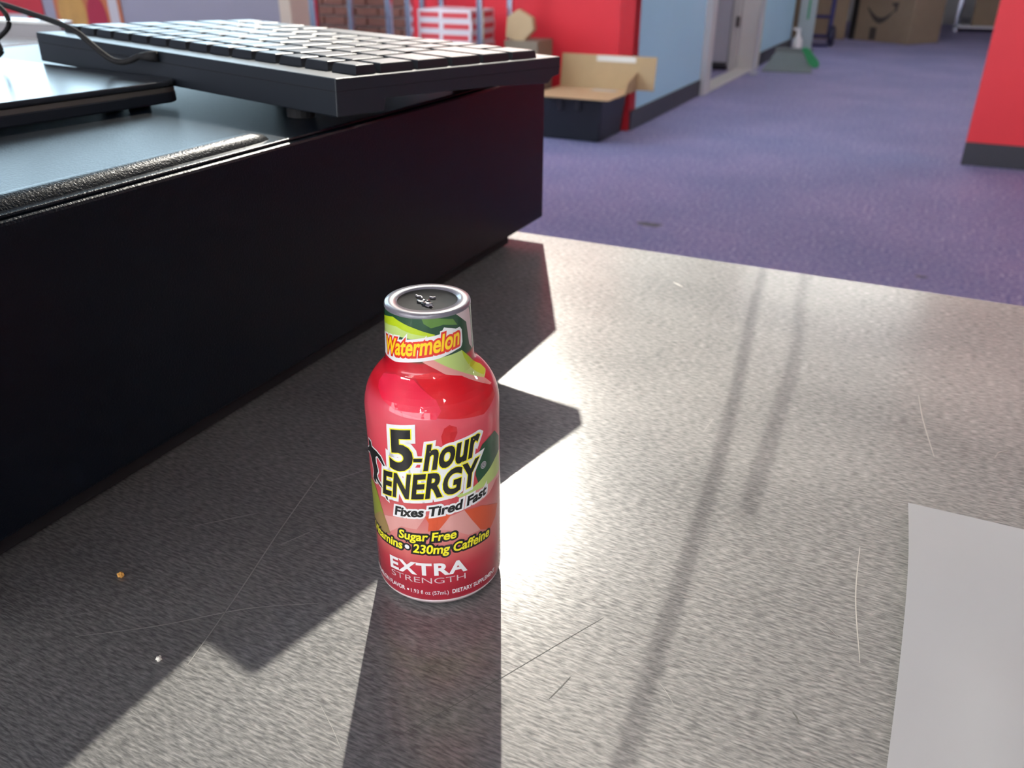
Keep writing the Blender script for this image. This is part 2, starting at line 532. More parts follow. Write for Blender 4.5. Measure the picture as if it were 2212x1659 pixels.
for pts, w, m in (
        ([(-.182, .099), (-.165, .112), (-.148, .128), (-.131, .139)], .00022, 'scratch_light'),
        ([(-.147, .105), (-.154, .130), (-.164, .162), (-.173, .194)], .00022, 'scratch_light'),
        ([(-.058, .137), (-.0568, .142), (-.056, .146)], .00016, 'scratch_dark'),
        ([(-.003, .160), (-.0018, .1588), (-.001, .157)], .00022, 'scratch_dark'),
        ([(.015, .353), (.018, .33), (.023, .303)], .00022, 'scratch_light'),
        ([(.043, .312), (.0445, .317), (.048, .320)], .00018, 'scratch_light'),
        ([(.0045, .235), (.006, .210), (.010, .184)], .00018, 'scratch_light'),
        ([(-.092, .099), (-.078, .125), (-.061, .160), (-.056, .170)], .00010, 'scratch_dark'),
        ([(-.117, .439), (-.110, .434)], .0004, 'scratch_light'),
        ([(-.190, .150), (-.176, .165)], .00016, 'scratch_light'),
        ([(-.167, .190), (-.159, .203)], .00018, 'scratch_light'),
        ([(-.1585, .155), (-.154, .165)], .00014, 'scratch_light')):
    ribbon(pts, w, m, 'scratch')
rnd = random.Random(3)
for k in range(55):
    x, y = rnd.uniform(-.21, .12), rnd.uniform(.08, .47)
    a = rnd.choice((0, 0, .9, .5, -.6, 1.3)) + rnd.uniform(-.25, .25); l = rnd.uniform(.004, .016)
    ribbon([(x, y), (x + l * .5 * math.cos(a), y + l * .5 * math.sin(a) + .0003), (x + l * math.cos(a), y + l * math.sin(a))], .00004, 'scratch_light', 'scratch')

# ------------------------------------------------------------------ cash drawer
cd = thing('cash_drawer', 'black powder-coated metal cash drawer standing on the steel counter', 'cash drawer', (-.2206, .4878, CT))
W, Ln, TOP = .43, .415, .102
obj('body', box(-W, 0, -Ln, 0, .012, TOP - .0012, .0012, 2), 'black_powdercoat', cd)
obj('top_cover', box(-W + .004, -.0022, -Ln + .004, -.003, TOP - .0014, TOP, .0006, 2), 'black_powdercoat', cd)
# pressed rib along the near edge of the cover
rp = [(-.0185, TOP - .0005), (-.0165, TOP + .0018), (-.0135, TOP + .0030), (-.0105, TOP + .0030), (-.0075, TOP + .0018), (-.0055, TOP - .0005)]
b = bmesh.new(); rings = []
for y, s in ((-Ln + .006, .9), (-Ln + .012, 1), (-.26, 1), (-.244, .95), (-.238, .6), (-.2365, .15)):
    rings.append([b.verts.new((-.012 + (x + .012) * (.4 + .6 * s), y, TOP - .0005 + (z - TOP + .0005) * s)) for x, z in rp])
for i in range(len(rings) - 1):
    for k in range(5): b.faces.new((rings[i][k], rings[i][k + 1], rings[i + 1][k + 1], rings[i + 1][k]))
bmesh.ops.recalc_face_normals(b, faces=b.faces)
obj('cover_rib', b, 'black_powdercoat', cd, True)
obj('base_rail', box(-.022, -.010, -Ln + .02, -.030, .001, .013, .001), 'black_rubber', cd)
obj('base_rail', box(-W + .010, -W + .022, -Ln + .02, -.030, .001, .013, .001), 'black_rubber', cd)
for x in (-.05, -W + .05):
    for y in (-.06, -Ln + .06):
        obj('foot', lathe([(.012, 0), (.013, .004), (.013, .0125)], 24), 'black_rubber', cd).location = (x, y, 0)

# ------------------------------------------------------------------ keyboard
KL, KD, KT = .2440, .1545, .0148
kx_, ky_, kz_ = Vector((.97998, -.19788, -.02206)), Vector((.19784, .97982, -.02837)), Vector((.02723, .02343, .99935))
KN = Vector((-.2163, .2784, CT + .1214)) - kz_ * KT            # lower rear corner at the right end
kb = thing('keyboard', 'compact black keyboard with square keys lying across the cash drawer', 'keyboard', KN)
kb.rotation_euler = Matrix((kx_, ky_, kz_)).transposed().to_euler()
prof = [(0, .0), (.026, .0), (.027, .0050), (.10, .0042), (KD - .010, .0022), (KD - .006, .0050), (KD, .0060), (KD, KT), (0, KT)]
kbody = obj('case', prism(prof, 'x', -KL, 0, .0005), 'black_plastic', kb)
obj('case_seam', box(-KL - .0002, .0002, -.0002, KD + .0002, .0098, .0100), 'black_rubber', kbody)
for x, y, h in ((-.035, .010, .0048), (-.200, .012, .0085), (-.045, .128, .0017), (-.200, .128, .0051)):
    obj('rubber_foot', lathe([(.006, -h), (.006, .004)], 18), 'black_rubber', kb).location = (x, y, 0)
legends = {}
def key(x, y, w, d, name=None):
    """keycap: right edge at -x from the right end, rear edge at y"""
    k = bmesh.new()
    g = .0011; h0, h1 = KT - .0002, KT + .0036; i = .0008
    x0, x1, y0, y1 = -x - w + g, -x - g, y + g, y + d - g
    lo = [k.verts.new(p) for p in ((x0, y0, h0), (x1, y0, h0), (x1, y1, h0), (x0, y1, h0))]
    hi = [k.verts.new(p) for p in ((x0 + i, y0 + i, h1), (x1 - i, y0 + i, h1), (x1 - i, y1 - i, h1), (x0 + i, y1 - i, h1))]
    k.faces.new(hi); k.faces.new(lo[::-1])
    for a in range(4): k.faces.new((lo[a], lo[(a + 1) % 4], hi[(a + 1) % 4], hi[a]))
    bmesh.ops.bevel(k, geom=[e for e in k.edges if min(v.co.z for v in e.verts) > h0 + .001], offset=.0005, segments=2, profile=.5, affect='EDGES')
    o = obj('key', k, 'key_plastic', kb)
    if name:
        t = text_bm(name, .004)
        sx0, sx1, _, sy1 = span(t)
        f = .0030 / CAPH
        # lettering faces the far side of the keyboard
        for v in t.verts:
            v.co = Vector((x1 - .0022 - (v.co.x - sx0) * f, y1 - .0035 - v.co.y * f, h1 + .00004))
        bmesh.ops.reverse_faces(t, faces=t.faces)
        for fc in t.faces: pass
        obj('legend', t, 'legend_white', o)
U = .0171
def row(y, d, items):
    x = .0030
    for it in items:
        w, nm = it if isinstance(it, tuple) else (1, it)
        key(x, y, w * U, d, nm); x += w * U
row(.0135, .0140, ['Esc'] + ['F%d' % i for i in range(1, 13)] + ['Del'])
row(.0275, .0225, list('1234567890-=') + [(2, 'Backspace')])
row(.0500, .0225, [(1.5, 'Tab')] + list('QWERTYUIOP[') + [(1.5, None)])
row(.0725, .0225, [(1.75, 'Caps Lock')] + list("ASDFGHJKL;") + [(2.25, 'Enter')])
row(.0950, .0225, [(2.25, 'Shift')] + list('ZXCVBNM,./') + [(1.75, 'Shift')])
row(.1175, .0225, [(1.25, 'Ctrl'), 'Fn', (1, None), (1.25, 'Alt'), (4.75, None), (1.25, 'Alt'), (1.5, 'Ctrl'), (1, None), (1, None)])

# black cable leaving the rear of the keyboard
def kw(x, y, z): return KN + kx_ * x + ky_ * y + kz_ * (z + KT)
path = smooth_path([kw(*p) for p in ((-.125, -.0008, -.0024), (-.1284, -.003, -.0026), (-.133, -.005, -.0029), (-.1375, -.007, -.0049), (-.1426, -.009, -.006), (-.1498, -.01, -.0053),
    (-.1555, -.012, -.002), (-.1649, -.013, .0028), (-.1727, -.014, .0062), (-.1876, -.014, .0086), (-.2035, -.014, .0102), (-.2272, -.014, .0125), (-.2473, -.014, .0141), (-.2915, -.014, .016))], 6)
cb = thing('keyboard_cable', 'thin black cable running up and left from the rear of the keyboard', 'cable', tuple(kw(-.125, -.001, -.0024)))
o = obj('cord', tube(path, .0014, 10), 'black_rubber', cb, True); o.location = -Vector(cb.location)
o2 = obj('strain_relief', tube([kw(-.124, -.0006, -.0024), kw(-.128, -.003, -.0026), kw(-.132, -.0048, -.0028)], [.0025, .0023, .0016], 12), 'black_rubber', cb, True); o2.location = -Vector(cb.location)
loop = smooth_path([kw(*p) for p in ((-.232, -.03, .0172), (-.2164, -.03, .0165), (-.2091, -.03, .0142), (-.2051, -.03, .0115), (-.204, -.03, .0077), (-.2082, -.03, .0045), (-.2153, -.03, .0014), (-.2218, -.03, -.0012),
    (-.2203, -.03, -.0042), (-.2196, -.03, -.0068), (-.2251, -.03, -.0092))], 6)
lc = obj('cable_loop', tube(loop, .0012, 10), 'black_rubber', None, True)
tag(lc, 'short loop of black cable at the left end of the keyboard', 'cable')

# ------------------------------------------------------------------ closed laptop beside the keyboard
lp = thing('closed_laptop', 'slim closed black laptop lying on the cash drawer in front of the keyboard', 'laptop', (-.322, .300, CT + TOP), R(-7))
def rrect(x0, x1, y0, y1, r, n=6):
    out = []
    for cx, cy, a0 in ((x1 - r, y1 - r, 0), (x0 + r, y1 - r, 90), (x0 + r, y0 + r, 180), (x1 - r, y0 + r, 270)):
        for k in range(n + 1): out.append((cx + r * math.cos(R(a0 + 90 * k / n)), cy + r * math.sin(R(a0 + 90 * k / n))))
    return out
obj('base', prism(rrect(-.20, 0, -.205, 0, .010), 'z', .0012, .0062, .0008), 'black_plastic', lp)
obj('edge_band', prism(rrect(-.1998, -.0002, -.2048, -.0002, .010), 'z', .0060, .0080), 'laptop_edge', lp)
obj('lid', prism(rrect(-.20, 0, -.205, 0, .010), 'z', .0082, .0108, .0009), 'black_gloss', lp)
obj('seam', prism(rrect(-.1985, -.0015, -.2035, -.0015, .010), 'z', .0078, .0084), 'black_rubber', lp)
for x, y in ((-.015, -.015), (-.185, -.015), (-.015, -.19), (-.185, -.19)):
    obj('foot', lathe([(.005, 0), (.005, .0014)], 16), 'black_rubber', lp).location = (x, y, 0)

# low white side counter with a grey ledge behind the drawer's far left
sd = thing('side_counter', 'bright white counter top with grey ledge behind the cash drawer', 'counter', (-2.1, 1.0, 0))
obj('worktop', box(-1.2, .37, -.35, .30, CT - .04, CT, .004), 'white_laminate', sd)
obj('ledge', box(-1.2, .37, .30, .33, CT - .04, CT + .030, .003), 'grey_laminate', sd)
obj('ledge_cap', box(-1.2, .37, .295, .335, CT + .030, CT + .036, .002), 'white_laminate', sd)
obj('base_cabinet', box(-1.15, .32, -.30, .28, 0, CT - .04), 'dark_cabinet', sd)

# ------------------------------------------------------------------ the little bottle
AX = Vector((-.10808, .16833, CT))
bt = thing('energy_shot_bottle', 'small red watermelon energy shot bottle standing on the steel counter', 'bottle', AX)
PROF = [(0, .0150), (.0010, .0168), (.0024, .0178), (.0040, .01822), (.0575, .01822), (.0592, .01812), (.0610, .0178), (.0628, .0173), (.0645, .0166),
        (.0660, .0157), (.0673, .0147), (.0684, .0137), (.0693, .0128), (.0700, .0122), (.0708, .0118), (.0716, .01165), (.0730, .01158), (.0862, .01098)]
def rad(z):
    for (z0, r0), (z1, r1) in zip(PROF, PROF[1:]):
        if z <= z1: return r0 + (r1 - r0) * max(0, (z - z0)) / (z1 - z0)
    return PROF[-1][1]
E0 = Vector((-AX.x, -AX.y, 0)).normalized()        # from the axis towards the room's front
E1 = Vector((-E0.y, E0.x, 0))
def wrap(b, m, lift, parent, name, cell=.8):
    """bend a flat print (x = millimetres round the sleeve, y = millimetres up) onto the sleeve"""
    x0, x1, y0, y1 = span(b)
    k = math.ceil(x0 / cell) * cell
    while k < x1:
        bmesh.ops.bisect_plane(b, geom=b.verts[:] + b.edges[:] + b.faces[:], plane_co=(k, 0, 0), plane_no=(1, 0, 0)); k += cell
    if y1 > 56:
        k = math.ceil(max(y0, 56) / .5) * .5
        while k < min(y1, 74):
            bmesh.ops.bisect_plane(b, geom=b.verts[:] + b.edges[:] + b.faces[:], plane_co=(0, k, 0), plane_no=(0, 1, 0)); k += .5
    for v in b.verts:
        phi = v.co.x / 18.22; z = min(v.co.y, 86.1) / 1000
        r = rad(z) + lift
        v.co = (E0 * math.cos(phi) + E1 * math.sin(phi)) * r + Vector((0, 0, z))
    bmesh.ops.recalc_face_normals(b, faces=b.faces)
    for f in b.faces:
        c = f.calc_center_median()
        f.normal_update()
        if f.normal.dot(Vector((c.x, c.y, 0))) < 0: f.normal_flip()
    return obj(name, b, m, parent)

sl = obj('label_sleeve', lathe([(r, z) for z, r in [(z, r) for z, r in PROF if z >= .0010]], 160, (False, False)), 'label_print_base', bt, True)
obj('bottle_base', lathe([(.0, .0006), (.012, .0006), (.0150, .0), (.0165, .0006), (.01765, .0024), (.0178, .0036)], 96, (False, False)), 'bottle_plastic', bt, True)
obj('sleeve_hem', lathe([(.01690, .00105), (.01705, .0011), (.01788, .0023), (.01810, .0030), (.01800, .0030)], 128, (False, False)), 'ink_pale', bt, True)
cp = obj('cap', lathe([(.0, .0861), (.0076, .0861), (.0078, .0865), (.0086, .0866), (.0102, .0866), (.0108, .0862), (.0109, .0850), (.0113, .0735)], 96, (False, False)), 'cap_black', bt, True)
obj('shrink_film', lathe([(.01106, .0858), (.01102, .0864), (.01090, .0867), (.01070, .08685), (.0080, .08685), (.0077, .0865)], 96, (False, False)), 'film', bt, True)
for k, (x, y, r, z) in enumerate(((.0012, -.0022, .0012, .0863), (.0022, -.0028, .0008, .0864), (-.0012, -.0010, .0010, .0863), (.0002, -.0006, .0007, .0864))):
    b = bmesh.new(); bmesh.ops.create_icosphere(b, subdivisions=2, radius=r)
    for v in b.verts: v.co *= random.uniform(.6, 1.25)
    o = obj('crumpled_film', b, 'black_gloss' if k != 1 else 'film', cp); o.location = (x, y, z); o.scale = (1.5, 1, .5)
for pts in ([(-.0045, .0018), (-.0036, .0012), (-.0028, .0014), (-.0018, .0004)], [(-.0006, .0022), (.0004, .0020), (.0008, .0026)]):
    obj('crumpled_film', tube(smooth_path([(x, y, .0864) for x, y in pts], 4), .00028, 6), 'film', cp)

ART = {
    'lime_top': [(-27.94, 83.33), (-16.5, 85.1), (-5.97, 83.3), (2.5, 81.53), (1.29, 81.11), (-7.64, 81.83), (-14.84, 82.86), (-27.93, 81.56)],
    'lime_pale': [(-27.92, 81.76), (-14.81, 83.06), (-7.62, 82.03), (1.59, 81.19), (-7.74, 80.32), (-13.34, 80.38), (-27.89, 78.3)],
    'green_mid': [(-2.77, 85.88), (3.16, 85.9), (10.57, 84.85), (12.61, 82.95), (6.07, 83.92), (0.87, 83.36), (-1.98, 84.55)],  # lighter green patch of the neck print
    'pale_neck': [(11.47, 86.25), (15.72, 86.05), (21.7, 86.49), (22.82, 82.24), (22.39, 74.17), (19.57, 76.18), (18.38, 82.52), (14.12, 84.81)],
    'lime_low': [(0.55, 75.18), (14.16, 75.77), (20.04, 72.13), (25.4, 68.88), (25.4, 67.41), (20.9, 66.76), (15.35, 69.08), (6.6, 72.53)],
    'lime_low_bright': [(14.16, 75.77), (20.04, 72.13), (25.4, 68.88), (25.4, 67.41), (21.5, 67.22), (19.4, 68.64), (18.07, 70.62), (15.19, 73.6)],
    'pink_neck': [(-3.27, 74.42), (0.55, 75.18), (6.6, 72.53), (15.35, 69.08), (20.9, 66.76), (22.76, 64.55), (19.76, 64.74), (13.54, 67.75), (6.23, 70.37), (1.51, 72.54)],
    'crimson': [(-19.1, 66.06), (-15.25, 64.19), (-10.34, 62.9), (-4.03, 61.69), (0.71, 61.29), (2.21, 63.34), (1.08, 65.84), (-2.18, 67.65), (-6.44, 69.66), (-14.81, 69.94), (-21.08, 68.95), (-20.85, 67.28)],
    'red_top': [(0.73, 61.64), (6.47, 60.6), (14.72, 59.31), (18.54, 60.54), (22.19, 61.75), (22.08, 64.29), (11.95, 69.43), (0.58, 71.64), (-6.7, 70.58), (-2.19, 67.79), (1.3, 65.81), (2.4, 63.34)],
    'red_leaf': [(2.04, 53.71), (1.77, 56.59), (2.63, 58.75), (4.01, 59.55), (5.91, 58.55), (6.0, 56.87), (4.74, 54.12)],
    'darkgreen_r': [(19.54, 51.99), (16.19, 51.48), (13.62, 50.66), (11.63, 48.04), (11.02, 42.23), (11.87, 39.51), (13.38, 40.29), (16.3, 41.54), (19.75, 43.22), (23.2, 43.95), (23.35, 48.15)],
    'lime_r': [(23.2, 44.27), (19.75, 43.22), (16.3, 41.54), (13.38, 40.29), (10.03, 38.83), (7.13, 38.41), (4.82, 37.81), (5.92, 37.09), (11.82, 37.38), (16.17, 37.07), (20.35, 37.2), (23.41, 37.47)],
    'pink_r': [(23.41, 37.47), (20.35, 37.2), (16.17, 37.07), (11.82, 37.38), (5.92, 37.09), (6.98, 33.27), (11.71, 33.08), (16.11, 33.81), (20.07, 36.05), (24.46, 35.45)],
    'olive_l': [(-25.48, 36.01), (-22.0, 36.84), (-19.95, 34.96), (-17.7, 29.82), (-15.85, 25.82), (-14.82, 23.39), (-18.33, 22.61), (-24.36, 22.4), (-26.94, 26.42)],
    'brown_l': [(-25.18, 23.03), (-22.65, 25.45), (-18.54, 28.91), (-16.9, 28.46), (-15.48, 25.35), (-14.87, 23.16), (-18.43, 21.89), (-24.51, 19.51)],
    'orange_a': [(-2.9, 27.16), (-0.01, 27.54), (3.22, 31.7), (3.46, 33.42), (0.06, 33.68), (-3.41, 31.78), (-2.6, 29.83)],
    'orange_b': [(7.23, 32.57), (9.2, 28.93), (12.33, 23.8), (16.3, 21.7), (19.49, 24.0), (21.16, 27.48), (13.03, 31.54)],
    'pink_mid': [(-0.01, 27.54), (3.22, 31.7), (7.23, 32.57), (9.2, 28.93), (12.33, 23.8), (8.21, 23.94), (5.09, 26.14), (2.51, 27.2)],
    'pink_ml': [(-16.9, 28.46), (-11.78, 30.13), (-3.41, 31.78), (-6.02, 27.51), (-10.65, 27.43), (-15.08, 23.74)],
    'man': [(-22.88, 49.82), (-21.16, 49.91), (-20.75, 48.46), (-18.06, 48.36), (-16.14, 47.58), (-15.09, 45.86), (-14.77, 45.26), (-15.3, 45.04), (-16.48, 45.98), (-17.93, 46.96), (-18.86, 46.09), (-18.79, 44.44), (-18.16, 42.85), (-18.02, 42.07), (-18.94, 40.53), (-18.41, 39.3), (-16.94, 38.32), (-16.6, 37.41), (-17.67, 37.74), (-19.76, 39.0), (-19.57, 37.59), (-20.61, 37.44), (-21.67, 38.13), (-20.75, 40.18), (-21.03, 42.39), (-21.64, 44.18), (-22.75, 45.68), (-25.08, 44.97), (-25.03, 45.75), (-22.92, 47.38), (-22.9, 48.55)],
    'foot': [(-15.65, 35.59), (-14.71, 35.48), (-14.51, 34.36), (-15.21, 34.59)],
}
order = [('lime_low', 'lime_pale'), ('lime_low_bright', 'lime'), ('pink_neck', 'pink'), ('lime_pale', 'lime_pale'), ('lime_top', 'lime'), ('green_mid', 'green_mid'),
         ('pale_neck', 'pale'), ('red_top', 'red_bright'), ('crimson', 'crimson'), ('red_leaf', 'red_leaf'), ('pink_ml', 'pink_soft'), ('pink_mid', 'pink_soft'), ('orange_a', 'orange'),
         ('orange_b', 'orange'), ('pink_r', 'pink'), ('lime_r', 'lime_pale'), ('darkgreen_r', 'green'), ('olive_l', 'olive'), ('brown_l', 'brown')]
for i, (k, c) in enumerate(order):
    wrap(poly_bm(ART[k]), 'ink_' + c, .00002 + i * .000004, sl, 'printed_shape')

def words(s, s0, s1, base, cap, slope=0.0, slant=0.0, bold=.02, layers=(), fill='black', arc=0.0, xh=None, lift=.00010, space=1.0):
    """layers: (ink, outline width in font units) from the back to the front"""
    ref = text_bm(s, 0, 0, space); a0, a1, _, _ = span(ref); ref.free()
    kx = (s1 - s0) / (a1 - a0)
    def put(b, inkname, lf, nm):
        for v in b.verts:
            x = s0 + (v.co.x - a0) * kx
            y = v.co.y / CAPH * cap
            if xh:
                q = XH / CAPH * cap
                y = y / q * xh if y < q else xh + (y - q) / (cap - q) * (cap - xh)
            t = (x - s0) / (s1 - s0)
            v.co = (x + slant * y, base + slope * (x - s0) + arc * 4 * t * (1 - t) + y, 0)
        wrap(b, 'ink_' + inkname, lf, sl, nm)
    n = len(layers)
    for i, (c, w) in enumerate(layers):
        put(text_bm(s, bold, w, space), c, lift + i * .000016, 'lettering_outline')
    put(text_bm(s, bold, 0, space), fill, lift + n * .000016, 'lettering')

wrap(poly_bm([(-11.5, 43.6), (-4, 44.6), (3, 45.6), (8, 46.4), (8, 47.6), (2, 47.0), (-3, 47.6), (-6.8, 47.2), (-11.5, 45.6)]), 'ink_white', .000095, sl, 'logo_plate')
logo = (('white', .125), ('yellow', .032))
words('5', -12.3, -6.4, 45.7, 11.2, .16, .03, .036, (('white', .085), ('yellow', .020)))
dash = [(-5.7, 48.95), (-3.5, 49.15), (-3.3, 50.25), (-5.7, 50.0)]
wrap(poly_bm(dash, .75), 'ink_white', .000097, sl, 'lettering_outline')
wrap(poly_bm(dash, .2), 'ink_yellow', .000118, sl, 'lettering_outline')
wrap(poly_bm(dash), 'ink_black', .000134, sl, 'lettering')
words('hour', -2.9, 11.6, 46.9, 7.3, .14, .17, .036, logo, xh=5.5)
words('ENERGY', -16.2, 10.9, 36.3, 7.2, .138, .14, .036, logo, space=1.04)
words('\u00ae', 13.0, 14.7, 43.4, 1.6, 0, 0, .0, (('grey', .10),), 'black', lift=.0002)
words('Fixes Tired Fast', -12.3, 14.6, 30.8, 2.8, .142, .17, .04, (('white', .14),))
words('Sugar Free', -11.6, 4.5, 23.5, 2.7, .05, .15, .027, (('black', .15),), 'yellow')
words('Vitamins', -24.2, -10.9, 19.6, 2.8, .01, .15, .027, (('black', .15),), 'yellow')
words('230mg Caffeine', -7.4, 15.6, 19.65, 2.8, .012, .15, .027, (('black', .15),), 'yellow')
disc = lambda cx, cy, r: [(cx + r * math.cos(k * math.pi / 10), cy + r * math.sin(k * math.pi / 10)) for k in range(20)]
wrap(poly_bm(disc(-9.2, 21.0, 1.25)), 'ink_black', .00011, sl, 'bullet_outline')
wrap(poly_bm(disc(-9.2, 21.0, .72)), 'ink_white', .00013, sl, 'bullet')
words('EXTRA', -15.6, 7.2, 11.4, 3.9, .035, 0, .036, (), 'white', arc=.35, space=1.12)
words('STRENGTH', -15.6, 7.0, 8.7, 1.95, .03, 0, -.006, (), 'pale', arc=.15)
words('WATERMELON FLAVOR', -27.5, -10.9, 5.3, 1.35, 0, 0, .02, (), 'white')
wrap(poly_bm(disc(-9.85, 5.9, .33)), 'ink_white', .0001, sl, 'bullet')
words('1.93 fl oz (57mL)', -8.9, 1.9, 5.2, 1.3, 0, 0, 0, (), 'white')
words('DIETARY SUPPLEMENT', 3.0, 18.3, 5.2, 1.35, 0, 0, .02, (), 'white')
words('Watermelon', -23.0, 12.6, 74.5, 4.3, .094, .22, .026, (('white', .17), ('red', .10)), 'golden', xh=3.0)
wrap(poly_bm([(-26, 73.3), (-16, 73.1), (-6, 74.3), (3, 75.1), (14.0, 76.9), (14.8, 78.0), (14.8, 81.3), (13.8, 82.2), (11.5, 82.1), (9.6, 82.6), (6.2, 83.2), (4.6, 81.6), (-4, 80.7), (-14, 79.5), (-26, 79.3)]), 'ink_white', .000096, sl, 'lettering_band')
wrap(poly_bm(ART['man'], .42), 'ink_white', .00009, sl, 'runner_outline')
wrap(poly_bm(ART['man']), 'ink_black', .00014, sl, 'runner')
wrap(poly_bm(ART['foot'], .42), 'ink_white', .000085, sl, 'runner_outline')
wrap(poly_bm(ART['foot']), 'ink_black', .00014, sl, 'runner')

# ------------------------------------------------------------------ sheet of paper
b = bmesh.new()
NX, NY = 26, 34
PW, PH = .216, .279
def pz(u, v):   # u right, v from the far edge towards the front
    z = .0010
    z += .0042 * math.exp(-((v - .215) / .05) ** 2) * math.exp(-(u / .05) ** 2)
    z += .0020 * math.exp(-((v - .035) / .030) ** 2) * math.exp(-(u / .03) ** 2)
    d = (u - .026 - .02 * (v - .09))
    z += .0026 * math.exp(-(d / .009) ** 2) * max(0, min(1, (v - .055) / .03)) * max(0, min(1, (.15 - v) / .03))
    return z + .0004 * math.sin(20 * u + 31 * v)
g = [[b.verts.new((PW * (i / NX) ** 1.3 + .0018 * math.sin(22 * PH * j / NY + .4) * (1 - i / NX), -PH * j / NY, max(.0003, pz(PW * (i / NX) ** 1.3, PH * j / NY)))) for i in range(NX + 1)] for j in range(NY + 1)]
for j in range(NY):
    for i in range(NX): b.faces.new((g[j][i], g[j + 1][i], g[j + 1][i + 1], g[j][i + 1]))
bmesh.ops.recalc_face_normals(b, faces=b.faces)
pp = obj('paper_sheet', b, 'paper', None, True)
pp.location = (.0155, .2645, CT + .0003)
pp.rotation_euler = (0, 0, R(1.5))
tag(pp, 'blank grey-white paper sheet curling at the corner of the steel counter', 'paper')

# crumbs
for x, y, r, m, lab in ((-.191, .122, .0010, 'crumb_orange', 'tiny orange crumb on the dark steel left of the bottle'), (-.155, .103, .0008, 'crumb_white', 'tiny white crumb on the steel at the lower left')):
    b = bmesh.new(); bmesh.ops.create_icosphere(b, subdivisions=2, radius=r)
    for v in b.verts: v.co *= random.uniform(.75, 1.2)
    o = obj('crumb', b, m); o.location = (x, y, CT + r * .7); tag(o, lab, 'crumb')

# two unseen cables added above the counter to cast thin shadow lines
for (xa, ya, xb, yb, h, r, e) in ((-.0535, .50, -.0315, .245, .34, .0011, 'first'), (-.0775, .50, -.0290, .06, .30, .0011, 'second')):
    dx, dy = -.7205 * h, 1.394 * h
    p0 = Vector((xb + dx, yb + dy, CT + h)); p1 = Vector((xa + dx, ya + dy, CT + h))
    d = (p1 - p0).normalized()
    mid = p0.lerp(p1, .5) + Vector((.004, 0, 0))
    path = smooth_path([p0 - d * (.0 if e == 'first' else .3), p0 - d * .0005, mid, p1, p1 + d * .35 + Vector((0, 0, .02)), p1 + d * .8 + Vector((0, 0, .6)), p1 + d * .85 + Vector((0, 0, 1.9))], 8)
    o = obj('shadow_cable', tube(path, r, 8), 'black_rubber', None, True)
    tag(o, 'unseen thin black cable added above the steel counter to cast a shadow line', 'cable', 'unseen cables added to cast shadow lines')

# ------------------------------------------------------------------ black tote with an open cardboard box on top
tt = thing('storage_tote', 'black plastic storage tote on the floor against the red wall', 'tote', (-2.155, 5.37, 0))
b = bmesh.new()
lv = [(.205, .205, 0), (.225, .232, .26)]
rr = [[b.verts.new((sx * hx, sy * hy, z)) for sx, sy in ((-1, -1), (1, -1), (1, 1), (-1, 1))] for hx, hy, z in lv]
b.faces.new(rr[0][::-1]); b.faces.new(rr[1])
for k in range(4): b.faces.new((rr[0][k], rr[0][(k + 1) % 4], rr[1][(k + 1) % 4], rr[1][k]))
bmesh.ops.bevel(b, geom=list(b.edges), offset=.012, segments=2, profile=.5, affect='EDGES')
obj('tub', b, 'tote_black', tt)
obj('rim', box(-.232, .232, -.24, .24, .255, .285, .006), 'tote_black', tt)
for sx in (-1, 1): obj('latch', box(sx * .06 - .025, sx * .06 + .025, -.248, -.238, .19, .275, .003), 'black_gloss', tt)
cx = thing('open_carton', 'open cardboard carton with raised flaps on top of the black tote', 'box', (-2.07, 5.36, .285))
obj('tray_floor', box(-.29, .24, -.22, .14, .0005, .008), 'cardboard_inner', cx)
obj('front_flap', box(-.26, .24, -.16, 0, -.002, .002), 'cardboard_inner', cx).location = (0, -.215, .006)
f = obj('back_flap', box(-.30, .36, -.003, .003, 0, .205), 'cardboard', cx); f.location = (0, .13, .006); f.rotation_euler = (R(-8), 0, 0)
obj('tape_strip', box(-.05, .22, -.0045, -.003, .165, .2), 'tape_glare', f)
obj('side_flap', prism([(.13, .006), (-.10, .006), (-.06, .07), (.13, .12)], 'x', .24, .246), 'cardboard', cx)
obj('tape_strip', box(-.02, .15, -.03, .05, .0085, .0095), 'tape_glare', cx)

# ------------------------------------------------------------------ chrome rack, cartons, posters
def rack(x0, x1, label):
    t = thing('wire_rack', label, 'rack', (x0, 5.0, 0))
    w = x1 - x0
    for x in (0, w):
        for y in (0, .42):
            p = obj('post', box(x - .019, x + .019, y - .019, y + .019, 0, 1.9, .006), 'chrome', t)
    for z in (.15, .43, 1.15, 1.75):
        b = bmesh.new()
        for y in (0, .42): tube([(0, y, z), (w, y, z)], .006, 6, b)
        for x in (0, w): tube([(x, 0, z), (x, .42, z)], .006, 6, b)
        n = int(w / .04)
        for k in range(1, n): tube([(w * k / n, 0, z + .006), (w * k / n, .42, z + .006)], .003, 5, b)
        obj('wire_shelf', b, 'chrome', t)
    return t
rack(-4.013, -3.397, 'chrome wire rack standing before the brick wall')
rack(-3.242, -2.715, 'chrome wire rack holding red and white cartons')
def carton(x, y, z, w, d, h, label, grp, m1='carton_red', rz=0):
    t = thing('flat_carton', label, 'box', (x, y, z), rz, grp)
    obj('carton_body', box(0, w, 0, d, 0, h, .003), 'carton_white', t)
    obj('red_panel', box(.018, w - .018, -.0012, .004, .016, h - .016), m1, t)
    obj('red_panel', box(w - .004, w + .0012, .018, d - .018, .016, h - .016), m1, t)
nm = ('lowest', 'second lowest', 'third from the bottom', 'second from the top', 'topmost')
for k in range(5):
    carton(-3.02 + (.006 if k % 2 else 0), 5.02, .4405 + k * .0655, .225, .32, .064, 'flat red and white carton in the front stack, %s' % nm[k], 'cartons on the rack')
